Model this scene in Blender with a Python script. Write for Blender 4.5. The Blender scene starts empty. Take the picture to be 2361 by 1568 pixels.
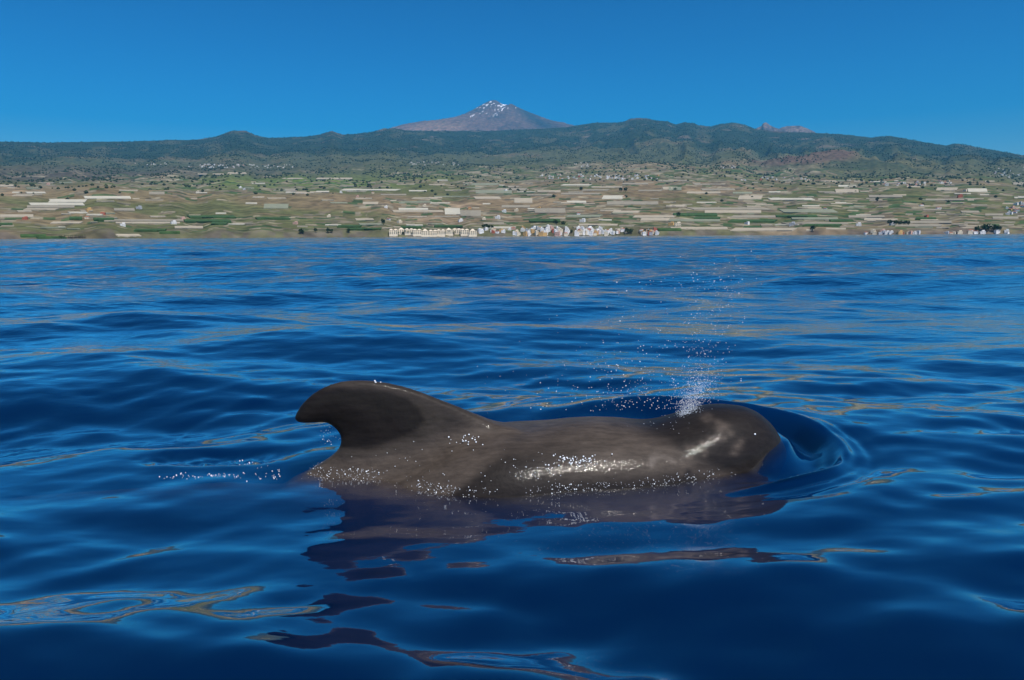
import bpy, math, random
import numpy as np
from mathutils import Matrix, Vector

R = math.radians
random.seed(7)
rng = np.random.default_rng(7)
sc = bpy.context.scene
col = sc.collection

# ------------------------------------------------------------------ camera
CAM_H = 1.33
PITCH = math.atan((784 - 543) / 1694.0)
ROLL = R(-0.29)
F = 1694.0                      # focal length in units of a 2361 wide picture
cam_d = bpy.data.cameras.new('camera')
cam = bpy.data.objects.new('camera', cam_d)
col.objects.link(cam)
CM = Matrix.Translation((0, 0, CAM_H)) @ Matrix.Rotation(math.pi / 2 - PITCH, 4, 'X') @ Matrix.Rotation(ROLL, 4, 'Z')
cam.matrix_world = CM
cam_d.sensor_width = 36.0
cam_d.lens = 36.0 * F / 2361.0
cam_d.clip_start = 0.05
cam_d.clip_end = 60000.0
sc.camera = cam

# ------------------------------------------------------------------ sky, sun, exposure
SUN_EL, SUN_AZ = R(61), R(146)          # azimuth clockwise from +Y (the view direction)
world = bpy.data.worlds.new('World')
sc.world = world
world.use_nodes = True
nt = world.node_tree
nt.nodes.clear()
sky = nt.nodes.new('ShaderNodeTexSky')
sky.sky_type = 'NISHITA'
sky.sun_disc = False
sky.sun_elevation = SUN_EL
sky.sun_rotation = SUN_AZ
sky.altitude = 0
sky.air_density = 1.0
sky.dust_density = 0.6
sky.ozone_density = 3.0
hs = nt.nodes.new('ShaderNodeHueSaturation')
hs.inputs['Saturation'].default_value = 1.35
hs.inputs['Value'].default_value = 1.0
bg = nt.nodes.new('ShaderNodeBackground')
bg.inputs['Strength'].default_value = 0.10
wo = nt.nodes.new('ShaderNodeOutputWorld')
gm = nt.nodes.new('ShaderNodeGamma'); gm.inputs['Gamma'].default_value = 1.9
sm_ = nt.nodes.new('ShaderNodeVectorMath'); sm_.operation = 'SCALE'; sm_.inputs['Scale'].default_value = 0.45
nt.links.new(sky.outputs[0], sm_.inputs[0])
nt.links.new(sm_.outputs[0], gm.inputs[0])
nt.links.new(gm.outputs[0], hs.inputs['Color'])
nt.links.new(hs.outputs[0], bg.inputs[0])
nt.links.new(bg.outputs[0], wo.inputs[0])

sun_d = bpy.data.lights.new('sun', 'SUN')
sun_d.energy = 5.0
sun_d.angle = R(0.53)
sun_d.color = (1.0, 0.95, 0.87)
sun = bpy.data.objects.new('sun', sun_d)
col.objects.link(sun)
SUN_DIR = Vector((math.sin(SUN_AZ) * math.cos(SUN_EL), math.cos(SUN_AZ) * math.cos(SUN_EL), math.sin(SUN_EL)))
sun.rotation_euler = SUN_DIR.to_track_quat('Z', 'Y').to_euler()
sun.location = (0, 0, 50)

vs = sc.view_settings
vs.view_transform = 'Standard'
vs.look = 'None'
vs.exposure = 0.12
vs.gamma = 1.0
cy = sc.cycles
cy.use_denoising = True
cy.max_bounces = 8
cy.diffuse_bounces = 2
cy.glossy_bounces = 4
cy.transparent_max_bounces = 12
cy.volume_bounces = 0
cy.sample_clamp_indirect = 6.0

# ------------------------------------------------------------------ helpers
def ray(u, v):
    """direction in the world of a picture point (2361 x 1568 units)"""
    d = CM.to_3x3() @ Vector(((u - 1180.5) / F, -(v - 784.0) / F, -1.0))
    return d

def azel(u, v):
    d = ray(u, v)
    return math.atan2(d.x, d.y), d.z / math.hypot(d.x, d.y)

def at_depth(u, v, Y):
    d = ray(u, v)
    t = Y / d.y
    return Vector((d.x * t, Y, CAM_H + d.z * t))

def _hash(ix, iy, seed):
    n = (ix.astype(np.int64) * 374761393 + iy.astype(np.int64) * 668265263 + seed * 1274126177) & 0x7fffffff
    n = ((n ^ (n >> 13)) * 1274126177) & 0x7fffffff
    return ((n ^ (n >> 16)) & 0xffffff) / float(0xffffff)

def vnoise(x, y, seed=0):
    ix, iy = np.floor(x), np.floor(y)
    fx, fy = x - ix, y - iy
    fx = fx * fx * fx * (fx * (fx * 6 - 15) + 10); fy = fy * fy * fy * (fy * (fy * 6 - 15) + 10)
    a = _hash(ix, iy, seed); b = _hash(ix + 1, iy, seed)
    c = _hash(ix, iy + 1, seed); d = _hash(ix + 1, iy + 1, seed)
    return (a + (b - a) * fx) * (1 - fy) + (c + (d - c) * fx) * fy

def fbm(x, y, seed=0, octv=4):
    s = 0.0; a = 0.5; t = 0.0
    for o in range(octv):
        s = s + a * vnoise(x * 2 ** o + 17.3 * o, y * 2 ** o - 9.1 * o, seed + o); t += a; a *= 0.5
    return s / t

def ridged(x, y, seed=0, octv=4):
    s = 0.0; a = 0.5; t = 0.0
    for o in range(octv):
        s = s + a * (1 - np.abs(2 * vnoise(x * 2 ** o, y * 2 ** o, seed + o) - 1)); t += a; a *= 0.5
    return s / t

def sstep(a, b, x):
    t = np.clip((x - a) / (b - a), 0, 1)
    return t * t * (3 - 2 * t)

def mesh_obj(name, V, faces, mats=(), smooth=True, parent=None, fmat=None):
    me = bpy.data.meshes.new(name)
    V = np.asarray(V, np.float32).reshape(-1, 3)
    if isinstance(faces, np.ndarray):
        n, k = faces.shape
        me.vertices.add(len(V)); me.vertices.foreach_set('co', V.ravel())
        me.loops.add(n * k); me.loops.foreach_set('vertex_index', faces.astype(np.int32).ravel())
        me.polygons.add(n)
        me.polygons.foreach_set('loop_start', np.arange(0, n * k, k, dtype=np.int32))
        me.polygons.foreach_set('loop_total', np.full(n, k, np.int32))
        me.update(calc_edges=True)
    else:
        me.from_pydata([tuple(map(float, p)) for p in V], [], faces)
        me.update()
    if smooth:
        me.polygons.foreach_set('use_smooth', np.ones(len(me.polygons), bool))
    if not isinstance(mats, (list, tuple)):
        mats = [mats]
    for m in mats:
        me.materials.append(m)
    if fmat is not None:
        me.polygons.foreach_set('material_index', np.asarray(fmat, np.int32))
    o = bpy.data.objects.new(name, me)
    col.objects.link(o)
    if parent is not None:
        o.parent = parent
    return o

def tag(o, label=None, cat=None, group=None, kind=None):
    if label: o['label'] = label
    if cat: o['category'] = cat
    if group: o['group'] = group
    if kind: o['kind'] = kind
    return o

def empty(name, loc):
    o = bpy.data.objects.new(name, None)
    o.location = loc
    col.objects.link(o)
    return o

def set_color(o, C, name='tone'):
    a = o.data.color_attributes.new(name, 'FLOAT_COLOR', 'POINT')
    C4 = np.ones((len(C), 4), np.float32); C4[:, :3] = C
    a.data.foreach_set('color', C4.ravel())

def new_mat(name):
    m = bpy.data.materials.new(name)
    m.use_nodes = True
    n = m.node_tree
    n.nodes.clear()
    out = n.nodes.new('ShaderNodeOutputMaterial')
    return m, n, out

def simple_mat(name, rgb, rough=0.7, spec=0.3, noise=0.0, scale=1.0, metal=0.0):
    m, n, out = new_mat(name)
    b = n.nodes.new('ShaderNodeBsdfPrincipled')
    b.inputs['Roughness'].default_value = rough
    b.inputs['Specular IOR Level'].default_value = spec
    b.inputs['Metallic'].default_value = metal
    if noise > 0:
        tc = n.nodes.new('ShaderNodeTexCoord')
        nz = n.nodes.new('ShaderNodeTexNoise')
        nz.inputs['Scale'].default_value = scale
        nz.inputs['Detail'].default_value = 3
        rp = n.nodes.new('ShaderNodeValToRGB')
        rp.color_ramp.elements[0].position = 0.3
        rp.color_ramp.elements[1].position = 0.7
        rp.color_ramp.elements[0].color = (*[c * (1 - noise) for c in rgb], 1)
        rp.color_ramp.elements[1].color = (*[min(1, c * (1 + noise)) for c in rgb], 1)
        n.links.new(tc.outputs['Object'], nz.inputs['Vector'])
        n.links.new(nz.outputs['Fac'], rp.inputs['Fac'])
        n.links.new(rp.outputs[0], b.inputs['Base Color'])
    else:
        b.inputs['Base Color'].default_value = (*rgb, 1)
    n.links.new(b.outputs[0], out.inputs['Surface'])
    return m

# ------------------------------------------------------------------ terrain
RIDGE = [(-700, 332), (-300, 330), (0, 327), (200, 328), (365, 324), (460, 321), (500, 315), (520, 307), (533, 301.5), (550, 300.5), (567, 302), (590, 313),
         (620, 318), (700, 315), (740, 310), (765, 301.5), (790, 311), (860, 304), (885, 296), (912, 295), (935, 300), (1000, 302), (1060, 301),
         (1130, 302), (1200, 297), (1260, 296), (1310, 293), (1345, 287), (1375, 283), (1410, 284), (1440, 281), (1452, 275), (1467, 272), (1490, 273), (1515, 278),
         (1540, 280), (1558, 287), (1580, 282), (1600, 284), (1612, 289), (1640, 291), (1665, 285), (1690, 282), (1715, 286), (1740, 296), (1790, 302), (1860, 306),
         (1950, 310), (2010, 317), (2030, 314), (2050, 313), (2075, 317), (2120, 325), (2180, 335), (2195, 331), (2210, 331), (2250, 340), (2361, 358),
         (2700, 395), (3300, 420)]
ra = np.array([azel(u, v + 1.2) for u, v in RIDGE])
R_AZ = np.array([-0.9, -0.5, -0.2, 0.0, 0.12, 0.3, 0.6, 0.9])
R_D = np.array([9800, 10200, 11000, 12200, 12200, 11500, 9800, 9000.])

def coast(az):
    return 1400 + 90 * (vnoise(az * 14 + 3, az * 0 + 0.5, 5) - 0.5) + 420 * np.clip(az - 0.15, 0, 1) - 260 * np.clip(-az - 0.25, 0, 1)

CONES = []   # (az, r, height, radius): young cinder cones on the slope
def H(az, r):
    Rr = np.interp(az, R_AZ, R_D)
    te = np.interp(az, ra[:, 0], ra[:, 1])
    Rc = coast(az)
    t = (r - Rc) / (Rr - Rc)
    tc = np.clip(t, 0, 1)
    Hr = te * Rr
    low = 70 * sstep(0.0, 0.16, tc)
    q = 0.22 * tc + 0.78 * tc ** 1.55
    h = (Hr - 70) * q + low * (1 - 0 * tc)
    x = r * np.sin(az); y = r * np.cos(az)
    win = np.clip(4 * tc * (1 - tc), 0, 1) ** np.where(tc > 0.5, 1.8, 1.2)
    # barrancos running down to the sea, stronger on the high right-hand side
    wob = 0.05 * (fbm(az * 14, np.log(r) * 4, 41, 3) - 0.5)
    g = ridged((az + wob) * 24 + 5, np.log(r) * 2.4, 21, 4) - 0.62
    hi = sstep(0.3, 0.75, tc)
    right = sstep(-0.02, 0.12, az)
    h = h + g * win * (14 + 46 * sstep(0.1, 0.35, tc) + 200 * hi * (0.2 + 0.8 * right))
    h = h + (fbm(x / 900.0, y / 900.0, 3, 5) - 0.5) * win * (40 + 40 * hi + 110 * hi * right)
    h = h + (fbm(x / 160.0, y / 160.0, 9, 3) - 0.5) * np.clip(win * 2, 0, 1) * (8 + 16 * hi)
    # terraces low on the slope
    for (a0, r0, hh, rad) in CONES:
        d = np.hypot(r * np.sin(az - a0), r * np.cos(az - a0) - r0)
        rid = 1 + 0.16 * (ridged(np.arctan2(r * np.sin(az - a0), r0 - r * np.cos(az - a0)) * 2.6, d / 900.0, 77, 2) - 0.6)
        prof = np.clip(1 - d / rad, 0, 1)
        prof = prof * prof * (3 - 2 * prof) * 0.45 + 0.55 * prof
        h = h + hh * prof * rid * (0.9 if rad > 800 else 1.0)
    # small rough skyline of trees
    h = h + Hr * 0.0026 * (vnoise(az * 900, r / 400.0, 88) - 0.5) * sstep(0.85, 1, tc)
    h = np.where(t < 1, np.minimum(h, te * r * (1 - 0.03 * (1 - tc))), h)
    back = np.clip(t - 1, 0, 1)
    h = h - back * Hr * 2.2
    # shore: a low sea cliff
    d = r - Rc
    cl = 5.0 + 9.0 * vnoise(az * 40, az * 0, 61) + 7 * sstep(0.02, 0.06, az) * (1 - sstep(0.16, 0.24, az))
    h = np.where(d < 0, -6 + 6 * np.exp(np.clip(d, -200, 0) / 12.0) * 0 + d * 0.05, h + cl * sstep(0, 26, d) - 6 * (1 - sstep(0, 8, d)))
    return h

def _cone(u, v, r, rad, hmin):
    a, e = azel(u, v)
    ground = float(H(np.array([a]), np.array([float(r)]))[0])
    CONES.append((a, r, max(hmin, e * r - ground), rad))
_new = [(1970, 346, 5700, 820, 60), (1845, 371, 5600, 430, 40), (300, 505, 2350, 300, 14), (170, 522, 1750, 190, 12),
        (760, 488, 2250, 320, 20), (1230, 495, 2400, 260, 14), (2120, 450, 3600, 380, 16), (1640, 500, 2900, 300, 12)]
for q_ in _new:
    _cone(*q_)
NA, NR = 1000, 330
AZ = np.linspace(-0.86, 0.86, NA)
rr0 = np.exp(np.linspace(math.log(1270), math.log(14500), NR))
A2, R2 = np.meshgrid(AZ, rr0, indexing='xy')
Z2 = H(A2, R2)
_TE = np.maximum.accumulate((Z2 - CAM_H) / R2, axis=0)
def on_land(u, v):
    """point of the island's slope that a picture point looks at"""
    a, e = azel(u, v)
    j = (a - AZ[0]) / (AZ[1] - AZ[0]); j0 = int(min(max(j, 0), NA - 2)); f = j - j0
    te = _TE[:, j0] * (1 - f) + _TE[:, j0 + 1] * f
    i = int(min(max(np.searchsorted(te, e), 1), NR - 1))
    d = te[i] - te[i - 1]
    w = min(max((e - te[i - 1]) / d if d > 1e-9 else 0.0, 0), 1)
    r = rr0[i - 1] * (1 - w) + rr0[i] * w
    zc = Z2[:, j0] * (1 - f) + Z2[:, j0 + 1] * f
    z = zc[i - 1] * (1 - w) + zc[i] * w
    return Vector((r * math.sin(a), r * math.cos(a), float(z))), a, r

X2 = R2 * np.sin(A2); Y2 = R2 * np.cos(A2)
ii = np.arange(NA * NR).reshape(NR, NA)
faces = np.stack([ii[:-1, :-1], ii[:-1, 1:], ii[1:, 1:], ii[1:, :-1]], -1).reshape(-1, 4)

def mixc(a, b, t):
    t = np.asarray(t)[..., None]
    return a * (1 - t) + np.asarray(b) * t

# land cover (base colours of soil and plants)
Rr = np.interp(A2, R_AZ, R_D); Rc = coast(A2)
T2 = np.clip((R2 - Rc) / (Rr - Rc), 0, 1.2)
n1 = fbm(X2 / 700, Y2 / 700, 101, 5); n2 = fbm(X2 / 220, Y2 / 220, 111, 4); n3 = fbm(X2 / 60, Y2 / 60, 121, 3)
nw = fbm(A2 * 6, np.log(R2) * 5, 131, 4)
C = np.broadcast_to(np.array([0.105, 0.078, 0.044]), Z2.shape + (3,)).copy()          # dry brown earth
C = mixc(C, (0.16, 0.118, 0.072), sstep(0.52, 0.68, n2))
C = mixc(C, (0.062, 0.064, 0.026), sstep(0.42, 0.62, n1 + 0.25 * (n3 - 0.5) + 0.16 * sstep(0.08, 0.3, T2)))  # scrub green
gl = np.exp(-((A2 + 0.30) / 0.17) ** 2 - ((T2 - 0.24) / 0.09) ** 2)                 # the fresh green hillside
C = mixc(C, (0.072, 0.115, 0.018), np.clip(gl * (0.2 + 1.1 * n2), 0, 0.7))
dk = sstep(0.25, 0.45, T2 + 0.12 * (n2 - 0.5) + 0.05 * (n3 - .5))
C = mixc(C, (0.040, 0.046, 0.028), dk * (0.45 + 0.4 * sstep(0.4, 0.6, n3)))
lf = np.exp(-((A2 + 0.52) / 0.22) ** 2 - ((T2 - 0.34) / 0.12) ** 2)                 # dark stony badlands
C = mixc(C, (0.045, 0.038, 0.032), np.clip(lf * 0.85, 0, 1))
fo = sstep(0.56, 0.66, T2 + 0.18 * (n1 - 0.5) + 0.10 * (n2 - 0.5) + 0.06 * (n3 - 0.5))   # pine belt
C = mixc(C, (0.018, 0.030, 0.017), fo * (0.88 - 0.25 * sstep(0.55, 0.7, n3)))
C = mixc(C, (0.060, 0.062, 0.035), fo * sstep(0.60, 0.72, fbm(A2 * 40, R2 / 900., 143, 3)) * 0.7)
rk = sstep(0.70, 0.80, fbm(X2 / 260, Y2 / 260, 151, 4)) * sstep(0.5, 0.8, T2)
C = mixc(C, (0.15, 0.115, 0.09), rk * 0.6)
for u in (552, 765, 1470, 1790):                                                    # bare cinder tops on the skyline
    a0 = azel(u, 300)[0]
    C = mixc(C, (0.085, 0.055, 0.042), 0.75 * np.exp(-((A2 - a0) / 0.013) ** 2) * sstep(0.955, 0.985, T2) * (n3 > 0.35))
for k_, (a0, r0, hh, rad) in enumerate(CONES):
    d = np.hypot(R2 * np.sin(A2 - a0), R2 * np.cos(A2 - a0) - r0)
    w = sstep(1.0, 0.7, d / rad)
    cc = (0.072, 0.068, 0.034) if rad > 800 else ((0.075, 0.045, 0.035) if rad > 400 else (0.115, 0.085, 0.048))
    C = mixc(C, cc, w * 0.75)
    if rad > 800:      # scrub-dark stripes painted in for the cone's weak groove shading
        an = np.arctan2(R2 * np.sin(A2 - a0), r0 - R2 * np.cos(A2 - a0))
        C = mixc(C, (0.026, 0.034, 0.018), w * sstep(0.5, 0.72, ridged(an * 2.6, d / 900.0, 78, 2)) * 0.8)
# farm plots along the contour: blocks of terrace earth, banana green, fallow
lowz = sstep(0.44, 0.30, T2) * sstep(0.0, 0.008, T2)
rowy = np.log(R2) * 64 + 3 * (fbm(A2 * 10, np.log(R2) * 6, 171, 2) - .5)
ry = np.floor(rowy)
cx = A2 * (58 + 30 * _hash(ry, ry * 0, 5)) + 7 * _hash(ry, ry * 0 + 1, 6)
h1 = _hash(np.floor(cx), ry, 31); h2 = _hash(np.floor(cx), ry, 32)
dens = sstep(0.34, 0.62, fbm(A2 * 9 + 2, np.log(R2) * 6.5, 181, 4) + 0.10 * sstep(-0.2, 0.3, A2) + 0.14 * sstep(0.10, 0.02, T2))
plot = (h1 < dens * 0.62) * lowz
pc = np.where((h2 < 0.28)[..., None], np.array([0.035, 0.062, 0.022]),
     np.where((h2 < 0.5)[..., None], np.array([0.115, 0.092, 0.06]),
     np.where((h2 < 0.75)[..., None], np.array([0.15, 0.13, 0.088]), np.array([0.085, 0.075, 0.05]))))
pc = pc * (0.8 + 0.4 * h2[..., None])
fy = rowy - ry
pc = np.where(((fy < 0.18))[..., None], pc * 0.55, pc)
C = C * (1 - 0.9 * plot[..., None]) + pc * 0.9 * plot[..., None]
# dark lava at the water's edge
sh = sstep(60, 6, R2 - Rc) * (0.35 + 0.65 * sstep(0.45, 0.6, fbm(A2 * 60, R2 / 30, 191, 3)))
C = mixc(C, (0.070, 0.058, 0.048), sh * 0.85)
C = C * (0.82 + 0.36 * n3[..., None]) * (1.6 - 0.4 * fo[..., None])
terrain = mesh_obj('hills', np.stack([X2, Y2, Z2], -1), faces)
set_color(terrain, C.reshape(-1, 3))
tag(terrain, kind='structure')

def land_mat(name, scale, dots=0.0):
    m, n, out = new_mat(name)
    b = n.nodes.new('ShaderNodeBsdfPrincipled')
    b.inputs['Roughness'].default_value = 0.95
    b.inputs['Specular IOR Level'].default_value = 0.05
    at = n.nodes.new('ShaderNodeAttribute'); at.attribute_name = 'tone'
    tc = n.nodes.new('ShaderNodeTexCoord')
    nz = n.nodes.new('ShaderNodeTexNoise'); nz.inputs['Scale'].default_value = scale; nz.inputs['Detail'].default_value = 4
    mr = n.nodes.new('ShaderNodeMapRange')
    mr.inputs['From Min'].default_value = 0.3; mr.inputs['From Max'].default_value = 0.7
    mr.inputs['To Min'].default_value = 0.55; mr.inputs['To Max'].default_value = 1.45
    mx = n.nodes.new('ShaderNodeVectorMath'); mx.operation = 'SCALE'
    n.links.new(tc.outputs['Object'], nz.inputs['Vector'])
    n.links.new(nz.outputs['Fac'], mr.inputs['Value'])
    n.links.new(at.outputs['Color'], mx.inputs[0])
    n.links.new(mr.outputs[0], mx.inputs['Scale'])
    n.links.new(mx.outputs[0], b.inputs['Base Color'])
    n.links.new(b.outputs[0], out.inputs['Surface'])
    return m
terrain.data.materials.append(land_mat('hillside_earth', 0.035))

# ---- the volcano behind the ridge
VR = 19500.0
VO = [(500, 430), (880, 306), (925, 298), (960, 293), (1000, 287), (1030, 279), (1060, 269), (1085, 257), (1100, 248), (1118, 238), (1127, 233.5), (1138, 230.5), (1147, 233), (1155, 239),
      (1166, 243.5), (1178, 244), (1190, 246), (1215, 258), (1240, 268), (1262, 277), (1290, 287), (1320, 295), (1370, 306), (1760, 430)]
vo = np.array([azel(u, v) for u, v in VO])
NVx, NVy = 360, 150
vx = np.linspace(vo[1, 0] - 0.03, vo[-2, 0] + 0.03, NVx)
vy = np.linspace(-1, 1, NVy)
AV, TV = np.meshgrid(vx, vy, indexing='xy')
VH = np.interp(AV, vo[:, 0], vo[:, 1]) * VR
VH = np.where((AV < vo[0, 0]) | (AV > vo[-1, 0]), vo[0, 1] * VR, VH)
base = 1500.0
top = np.maximum(VH - base, 0)
x0 = azel(1140, 300)[0]
halfd = 4200.0
DV = TV * halfd
peakline = VH.max()
# a cone: height falls with distance from the summit axis, the outline is the section through it
rx = (AV - x0) * VR
rad = np.sqrt(rx ** 2 + (DV * 1.25) ** 2)
sgn = np.where(rx < 0, -1, 1)
side = np.interp(x0 + sgn * rad / VR, vo[:, 0], vo[:, 1]) * VR
other = np.interp(x0 - sgn * rad / VR, vo[:, 0], vo[:, 1]) * VR
wgt = 0.5 + 0.5 * np.abs(rx) / (rad + 1)
ZV = side * wgt + other * (1 - wgt)
ang = np.arctan2(rx, -DV)
gul = ridged(ang * 5.0, rad / 4000.0, 301, 4) - 0.6
ZV = ZV + gul * 130 * sstep(100, 1500, rad) * sstep(0.0, 0.25, np.abs(TV))
ZV = ZV + (fbm(rx / 300, DV / 300, 311, 4) - 0.5) * 60 * sstep(0, 0.15, np.abs(TV))
# the shoulder crater to the right of the summit, nearer the viewer
sx = (azel(1178, 300)[0] - x0) * VR
d2 = np.hypot(rx - sx, DV + 900)
ZV = np.maximum(ZV, azel(1180, 246)[1] * VR - 60 - 0.62 * d2 + 30 * gul)
RV = VR + DV
iv = np.arange(NVx * NVy).reshape(NVy, NVx)
fv = np.stack([iv[:-1, :-1], iv[:-1, 1:], iv[1:, 1:], iv[1:, :-1]], -1).reshape(-1, 4)
CV = np.broadcast_to(np.array([0.135, 0.084, 0.068]), ZV.shape + (3,)).copy()
nv1 = fbm(rx / 500, DV / 500, 321, 5)
CV = mixc(CV, (0.080, 0.053, 0.046), sstep(0.45, 0.6, nv1) * 0.8)
CV = mixc(CV, (0.26, 0.16, 0.11), sstep(-300, -1200, rx) * sstep(3000, 2300, ZV) * 0.8 * sstep(0.35, .6, nv1))
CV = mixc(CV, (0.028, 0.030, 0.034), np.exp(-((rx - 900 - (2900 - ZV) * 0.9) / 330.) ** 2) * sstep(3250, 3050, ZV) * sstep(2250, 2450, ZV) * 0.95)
CV = mixc(CV, (0.20, 0.15, 0.13), sstep(3520, 3640, ZV) * 0.7)
ns = fbm(rx / 90, DV / 150 + ZV / 120, 331, 3) + 0.12 * (gul < -0.05)
snow = sstep(0.80, 0.825, ns + 0.10 * sstep(2850, 3350, ZV)) * sstep(2750, 2950, ZV) * sstep(3450, 3400, ZV) * sstep(750, 350, rx) 
CV = mixc(CV, (0.85, 0.87, 0.9), np.clip(snow, 0, 1))
volcano = mesh_obj('volcano', np.stack([RV * np.sin(AV), RV * np.cos(AV), ZV], -1), fv, land_mat('volcano_rock', 0.012))
set_color(volcano, CV.reshape(-1, 3))
tag(volcano, kind='structure')

# ---- the bare crags on the far right skyline
CR = [(1735, 299), (1748, 291), (1755, 288), (1760, 281), (1766, 279), (1771, 282), (1776, 286), (1786, 291), (1796, 294), (1806, 290), (1815, 288), (1833, 287),
      (1846, 287.5), (1855, 291), (1866, 295), (1880, 302)]
cr = np.array([azel(u, v) for u, v in CR])
CRr = 14500.0
ca = np.linspace(cr[0, 0], cr[-1, 0], 120); ct = np.linspace(-1, 1, 40)
AC, TC = np.meshgrid(ca, ct, indexing='xy')
hc = np.interp(AC, cr[:, 0], cr[:, 1]) * CRr
ZC = hc - np.abs(TC) ** 0.8 * 420 + (ridged(AC * 160, TC * 2, 401, 3) - .6) * 90 * np.clip(np.abs(TC) * 4, 0, 1)
RC = CRr + TC * 700
ic = np.arange(AC.size).reshape(AC.shape)
fc = np.stack([ic[:-1, :-1], ic[:-1, 1:], ic[1:, 1:], ic[1:, :-1]], -1).reshape(-1, 4)
CC = mixc(np.broadcast_to(np.array([0.17, 0.125, 0.11]), ZC.shape + (3,)).copy(), (0.085, 0.07, 0.072), sstep(.4, .6, fbm(AC * 300, ZC / 80., 411, 3)))
crags = mesh_obj('rocky_crags', np.stack([RC * np.sin(AC), RC * np.cos(AC), ZC], -1), fc, land_mat('crag_rock', 0.02))
set_color(crags, CC.reshape(-1, 3))
tag(crags, kind='structure')

# ------------------------------------------------------------------ the whale's plan (needed by the sea)
def wy(X):                       # the body's centre line, seen from above
    return 4.06 + 0.085 * X
SNOUT = 1.60

# ------------------------------------------------------------------ sea
NSA, NSR = 620, 1180
az_f = np.linspace(-R(52), R(52), NSA)
az_c = np.linspace(R(52), 2 * math.pi - R(52), 42)[1:-1]
saz = np.concatenate([az_f, az_c])
srr = np.exp(np.linspace(math.log(1.1), math.log(2300.0), NSR))
SA, SR = np.meshgrid(saz, srr, indexing='xy')
SX = SR * np.sin(SA); SY = SR * np.cos(SA)

def waves(x, y, dr):
    z = np.zeros_like(x)
    g = np.random.default_rng(11)
    # modulation: calm lanes and livelier patches
    live = 0.55 + 0.9 * fbm(x / 9 + 3, y / 5, 501, 3)
    near = sstep(4.0, 11.0, np.hypot(x, y))
    for k in range(140):
        lam = 0.17 * (24 / 0.17) ** (k / 139.0)
        lam *= g.uniform(0.92, 1.08)
        th = R(92) + (R(20) if g.random() < 0.5 else R(-24)) + g.normal(0, R(13) if lam > 1.5 else R(22))
        kk = 2 * math.pi / lam
        ph = g.uniform(0, 2 * math.pi)
        amp = 0.0025 * (1.75 if lam < 1.3 else 1.3) * lam if lam < 4 else 0.0032 * 4 * (lam / 4) ** 0.5
        if lam < 0.26: amp *= 0.7
        cut = sstep(2.2, 4.5, lam / np.maximum(dr, 1e-3))
        w = amp * cut * np.sin(kk * (x * math.cos(th) + y * math.sin(th)) + ph)
        if lam < 2.5:
            w = w * live * (0.95 - 0.5 * near if lam < 1.3 else 0.95 - 0.15 * near)
        z += w
    return z

def head_dist(x, y):
    """distance in plan from the line through the whale's head"""
    ax, ay, bx, by = 0.70, wy(0.70), 1.24, wy(1.24)
    t = np.clip(((x - ax) * (bx - ax) + (y - ay) * (by - ay)) / ((bx - ax) ** 2 + (by - ay) ** 2), 0, 1)
    return np.hypot(x - ax - t * (bx - ax), y - ay - t * (by - ay)) - 0.36

def sea_height(x, y, dr):
    z = waves(x, y, dr)
    # the whale flattens the water around its body
    t = np.clip((x + 2.6) / 4.0, 0, 1)
    cxx = -2.6 + 4.0 * t
    db = np.hypot(x - cxx, (y - wy(cxx)) * 0.8)
    calm = np.exp(-((x + 0.1) / 1.35) ** 4 - ((y - 3.25) / 0.62) ** 4)
    z = z * (0.55 + 0.45 * sstep(0.3, 0.8, db)) * (1 - 0.66 * calm)
    z = z + 0.055 * np.exp(-((y - 2.15 - 0.1 * x) / 0.75) ** 2) * np.exp(-((x + 0.2) / 2.6) ** 4)
    # bow wave
    d = head_dist(x, y)
    fx, fy = x - 1.1, y - wy(1.1)
    ang = np.arctan2(fy, fx)
    front = sstep(-0.5, 0.35, np.cos(ang - 0.35))
    far = 0.5 + 0.5 * np.sin(ang)
    rc = 0.25 + 0.25 * far * sstep(0.2, -0.5, np.cos(ang)) + 0.10 * far
    ring = np.exp(-((d - rc) / (0.055 + 0.07 * far)) ** 2) * (0.050 + 0.022 * far) * front
    trough = -0.014 * np.exp(-((d - rc * 0.45) / 0.12) ** 2) * front
    pile = 0.12 * np.exp(-(np.clip(d + 0.02, 0, 9) / 0.075) ** 1.6) * sstep(0.35, 0.95, np.cos(ang - 0.12))
    ripple = 0.010 * np.cos((d - rc) * 2 * math.pi / 0.10) * np.exp(-((d - rc) / 0.16) ** 2) * front * (1 - 0.7 * far)
    z = z + ring + trough + pile + ripple
    # swell hollow just beyond the back and the little ruffled slick behind the fin
    z = z + 0.035 * np.exp(-((y - 5.35 - 0.1 * x) / 0.42) ** 2) * np.exp(-((x - 0.55) / 1.0) ** 2)
    lens = np.exp(-((x + 1.78) / 0.42) ** 4 - ((y - 4.22) / 0.12) ** 4)
    z = z + lens * (0.024 * (fbm(x / 0.06, y / 0.05, 521, 2) - 0.5) - 0.030)
    return z

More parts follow.
